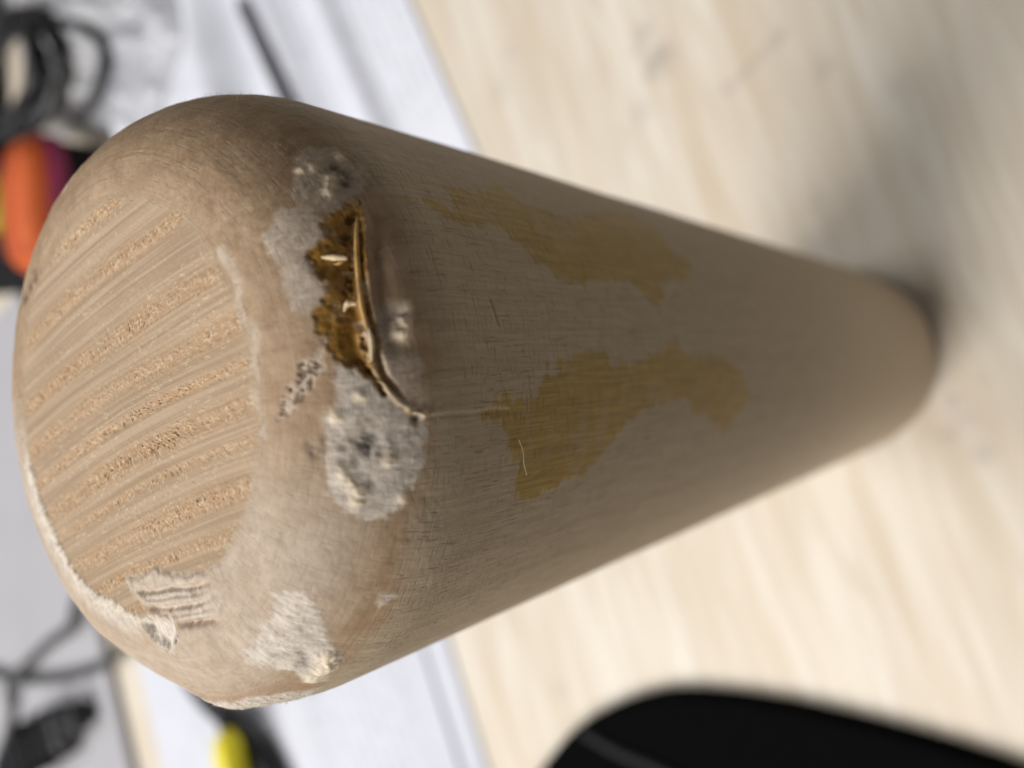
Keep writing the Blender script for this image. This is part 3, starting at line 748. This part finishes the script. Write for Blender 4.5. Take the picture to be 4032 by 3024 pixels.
# ------------------------------------------------------------------ light grey panel, far left of the picture
e2 = np.array([.915, .41]); n2 = np.array([-.41, .915])
pc = np.array([.055, .667])
pn = [tuple(pc), tuple(pc - e2 * .62), tuple(pc - e2 * .62 + n2 * .45), tuple(pc + n2 * .45)]
panel = rounded_slab("grey_board", round_corners(pn, .012, 5), .0006, .0075, .002, M_grey)
tag(panel, "flat light grey board lying under two crossing grey cables", "board")

ca = tube("cable", [(-.150, .500, .030), (-.190, .545, .022), (-.217, .572, .015), (-.241, .618, .0115), (-.267, .655, .0145), (-.288, .680, .019), (-.315, .696, .0115), (-.341, .705, .0115), (-.372, .722, .014), (-.40, .735, .013)], .0042, M_gcable)
tag(ca, "dark grey cable arching up behind the bat's lower rim", "cable")
cb = tube("cable", [(-.330, .860, .0118), (-.312, .800, .0118), (-.297, .745, .0118), (-.289, .688, .0118), (-.277, .637, .0118), (-.257, .574, .0118), (-.233, .522, .0095), (-.19, .46, .008), (-.15, .42, .008)], .0040, M_gcable)
tag(cb, "dark grey cable running level across the grey board under the other", "cable")
# black plug with a tie
plug = thing("cable_plug", "black ribbed plug with strap on the grey board, lower left corner", "plug", (-.318, .610, .0078))
def rbox(name, size, loc, rz, mat, parent, bev=.002, rx=0):
    bm = bmesh.new(); bmesh.ops.create_cube(bm, size=1)
    for v in bm.verts: v.co = Vector((v.co.x * size[0], v.co.y * size[1], v.co.z * size[2]))
    bmesh.ops.bevel(bm, geom=bm.edges[:], offset=bev, segments=3, affect='EDGES', profile=.5)
    me = bpy.data.meshes.new(name); bm.to_mesh(me); bm.free()
    me.polygons.foreach_set('use_smooth', [True] * len(me.polygons))
    o = obj(name, me, mat, parent, loc); o.rotation_euler = (rx, 0, rz)
    return o
az = math.atan2(.14, -.09)
rbox("shell", (.085, .036, .022), (0, 0, .0112), az, M_black, plug, .007)
rbox("strain_relief", (.034, .022, .016), (.030, -.047, .0112), az, M_black, plug, .004)
for k in range(4):
    rbox("rib", (.006, .040, .024), (-.014 + .0095 * k, .022 - .0148 * k, .0125), az, M_cloth, plug, .0015)
rbox("strap", (.090, .040, .016), (-.050, .072, .0085), az + .35, M_cloth, plug, .003)

# white adapter corner
ad = thing("white_adapter", "glossy white adapter at the picture's left edge by the black plug", "adapter", (-.335, .800, .0078))
rbox("housing", (.08, .06, .030), (0, 0, .0152), .3, M_white, ad, .008)
rbox("label_plate", (.045, .03, .0012), (0, 0, .0302), .3, M_grey, ad, .0005)

# ------------------------------------------------------------------ cable with yellow end on the lower sheet
yc = thing("cable_with_yellow_end", "thick black cable with bright yellow end lying on white paper", "cable", (0, 0, 0))
tube("cord", [(-.180, .450, .011), (-.205, .425, .0105), (-.227, .394, .0105), (-.238, .356, .0110), (-.254, .330, .0105), (-.280, .306, .0105), (-.32, .29, .011)], .0068, M_cable, yc)
tube("thin_cord", [(-.190, .385, .009), (-.212, .372, .014), (-.232, .358, .021), (-.246, .345, .018), (-.270, .335, .010)], .0034, M_cable, yc)
tube("yellow_end", [(-.230, .345, .0262), (-.238, .346, .0262), (-.250, .344, .0255), (-.268, .338, .023), (-.296, .328, .018)], [.0045, .0085, .0092, .0088, .0080], M_yellow, yc, n=20)

# grey pen between the folds
pen = thing("grey_pen", "thin dark grey pen lying on the creased paper", "pen", (0, 0, 0))
tube("barrel", [(.2055, .338, .0125), (.1757, .3195, .0125), (.110, .2785, .0125)], .0034, M_pen, pen, n=16)
tube("tip", [(.2055, .338, .0125), (.2105, .341, .0123), (.2155, .344, .0120)], [.0034, .0024, .0008], M_pen, pen, n=16)

# ------------------------------------------------------------------ plastic bag, coiled black cable, pouch
def bag():
    a = np.linspace(-1, 1, 120); A_, B_ = np.meshgrid(a, a, indexing='ij')
    w = .085 + .008 * np.sin(B_ * 4); l = .115 + .01 * np.cos(A_ * 5)
    rise = (1 - A_ ** 4) * (1 - B_ ** 4)
    z = .010 + rise * (.008 + .022 * fbm(A_ * 3.2 + 5, B_ * 3.2, 400, 4) + .014 * np.abs(fbm(A_ * 4, B_ * 6, 410, 3) - .5) * 2)
    cx, cy = .243, .520
    P = np.stack([cx + A_ * w * .92 + B_ * .03, cy + B_ * l - A_ * .02, z], -1)
    o = obj("plastic_bag", grid_mesh("plastic_bag", P), M_bag)
    return tag(o, "crumpled shiny clear plastic bag under the coiled black cable", "bag")
bag()
pouch_pts = [(.052, .592), (.150, .600), (.165, .69), (.33, .70), (.330, .90), (.052, .90)]
po = rounded_slab("black_pouch", round_corners(pouch_pts, .025, 6), .0338, .052, .007, M_cloth)
tag(po, "flat black cloth pouch behind the orange case, top left corner", "pouch")
po.location.z = -.033

coil = thing("coiled_cable", "coil of thick black cable on the plastic bag, top left", "cable", (0, 0, 0))
def loop(cx, cy, rx, ry, z, ph, seed, rad):
    r_ = random.Random(seed)
    pts = []
    for k in range(15):
        a = ph + k / 14 * 2 * math.pi * 1.02
        w = 1 + r_.uniform(-.06, .06)
        pts.append((cx + rx * w * math.cos(a) + r_.uniform(-.003, .003), cy + ry * w * math.sin(a) + r_.uniform(-.004, .004), z + .003 * math.sin(2 * a + seed)))
    tube("cable_loop", pts, rad, M_cable, coil, n=10, sub=8)
for k, (rx, ry, z) in enumerate([(.040, .056, .048), (.036, .050, .054), (.044, .062, .055), (.034, .054, .060), (.041, .052, .064), (.047, .066, .050)]):
    loop(.203 + .001 * k, .576 - .001 * k, rx * .92, ry, z - .012, k * 1.1, 20 + k, .0042)
tube("cable_tail", [(.238, .575, .040), (.232, .515, .036), (.210, .470, .030), (.180, .480, .030), (.165, .51, .030)], .0040, M_cable, coil, n=10)
c2 = thing("coiled_cable", "second black cable bunch cut off by the picture's top left corner", "cable", (0, 0, 0))
for k in range(4):
    r_ = random.Random(90 + k); pts = []
    for i in range(13):
        a = i / 12 * 2 * math.pi + k
        pts.append((.320 + (.05 + .006 * k) * math.cos(a) + r_.uniform(-.004, .004), .690 + .07 * math.sin(a) + r_.uniform(-.006, .006), .030 + .008 * k))
    tube("cable_loop", pts, .0045, M_cable, c2, n=10, sub=8)

# orange case with magenta rim and black front
oc = thing("orange_case", "orange mesh case with magenta rim and black front, at the bat's upper left", "case", (.106, .538, .0005))
def dome(name, sx, sy, z0, zt, mat, parent, ex=3.2, n=40, sag=.0):
    a = np.linspace(-1, 1, n); A_, B_ = np.meshgrid(a, a, indexing='ij')
    # square to rounded outline
    kx = np.sign(A_) * np.abs(A_); ky = B_
    f = np.maximum(np.abs(A_), np.abs(B_)) / (np.power(np.abs(A_) ** ex + np.abs(B_) ** ex, 1 / ex) + 1e-9)
    X_, Y_ = A_ * f * sx, B_ * f * sy
    rr_ = np.maximum(np.abs(A_), np.abs(B_))
    Z_ = z0 + (zt - z0) * np.sqrt(np.clip(1 - rr_ ** 3.0, 0, 1))
    return obj(name, grid_mesh(name, np.stack([X_, Y_, Z_], -1)), mat, parent)
def ell(sx, sy, ex=3.2, n=48):
    out = []
    for k in range(n):
        a = 2 * math.pi * k / n; c, s_ = math.cos(a), math.sin(a)
        f = (abs(c) ** ex + abs(s_) ** ex) ** (-1 / ex)
        out.append((c * f * sx, s_ * f * sy))
    return out
rounded_slab("front", ell(.048, .027), .0, .036, .001, M_cloth, oc)
rounded_slab("rim", ell(.0505, .0295), .0362, .0480, .003, M_magenta, oc)
dome("cover", .0475, .0265, .0481, .064, M_orange, oc)
for k in range(5):
    tube("stitch_rib", [(-.038, -.014 + .007 * k, .0585), (-.02, -.014 + .007 * k, .0628 - .0007 * (k - 2) ** 2), (.02, -.014 + .007 * k, .0628 - .0007 * (k - 2) ** 2), (.038, -.014 + .007 * k, .0585)], .0016, M_rib, oc, n=6, sub=8)
# yellow-green cap behind it
yg = thing("yellow_green_cap", "yellow-green plastic cap behind the orange case at the left edge", "cap", (.121, .648, .0192))
rounded_slab("skirt", ell(.024, .024, 2.0), .0, .018, .002, M_yg, yg)
dome("crown", .021, .021, .0182, .034, M_yg, yg, ex=2.0, n=24)

# ------------------------------------------------------------------ black case, lower right
cs = thing("black_case", "large smooth black case with rounded corner at the lower right", "case", (0, 0, 0))
vis = spline([(-.215, .142, 0), (-.190, .126, 0), (-.164, .105, 0), (-.142, .072, 0), (-.133, .041, 0), (-.129, -.003, 0), (-.131, -.061, 0), (-.142, -.115, 0)], 8)
outl = [(float(a), float(b)) for a, b, c in vis] + [(-.160, -.150), (-.330, -.160), (-.345, -.140), (-.345, .150), (-.320, .165), (-.240, .155)]
rounded_slab("shell", outl, .0004, .0080, .003, M_case, cs, 5)
tube("highlight_strip", [(-.1655, .1035, .0080), (-.169, .085, .0083), (-.1705, .066, .0083), (-.176, .030, .0083), (-.190, -.03, .0083)], .0026, M_highlight, cs, n=10)  # raised grey strip that imitates the highlight band on the case top
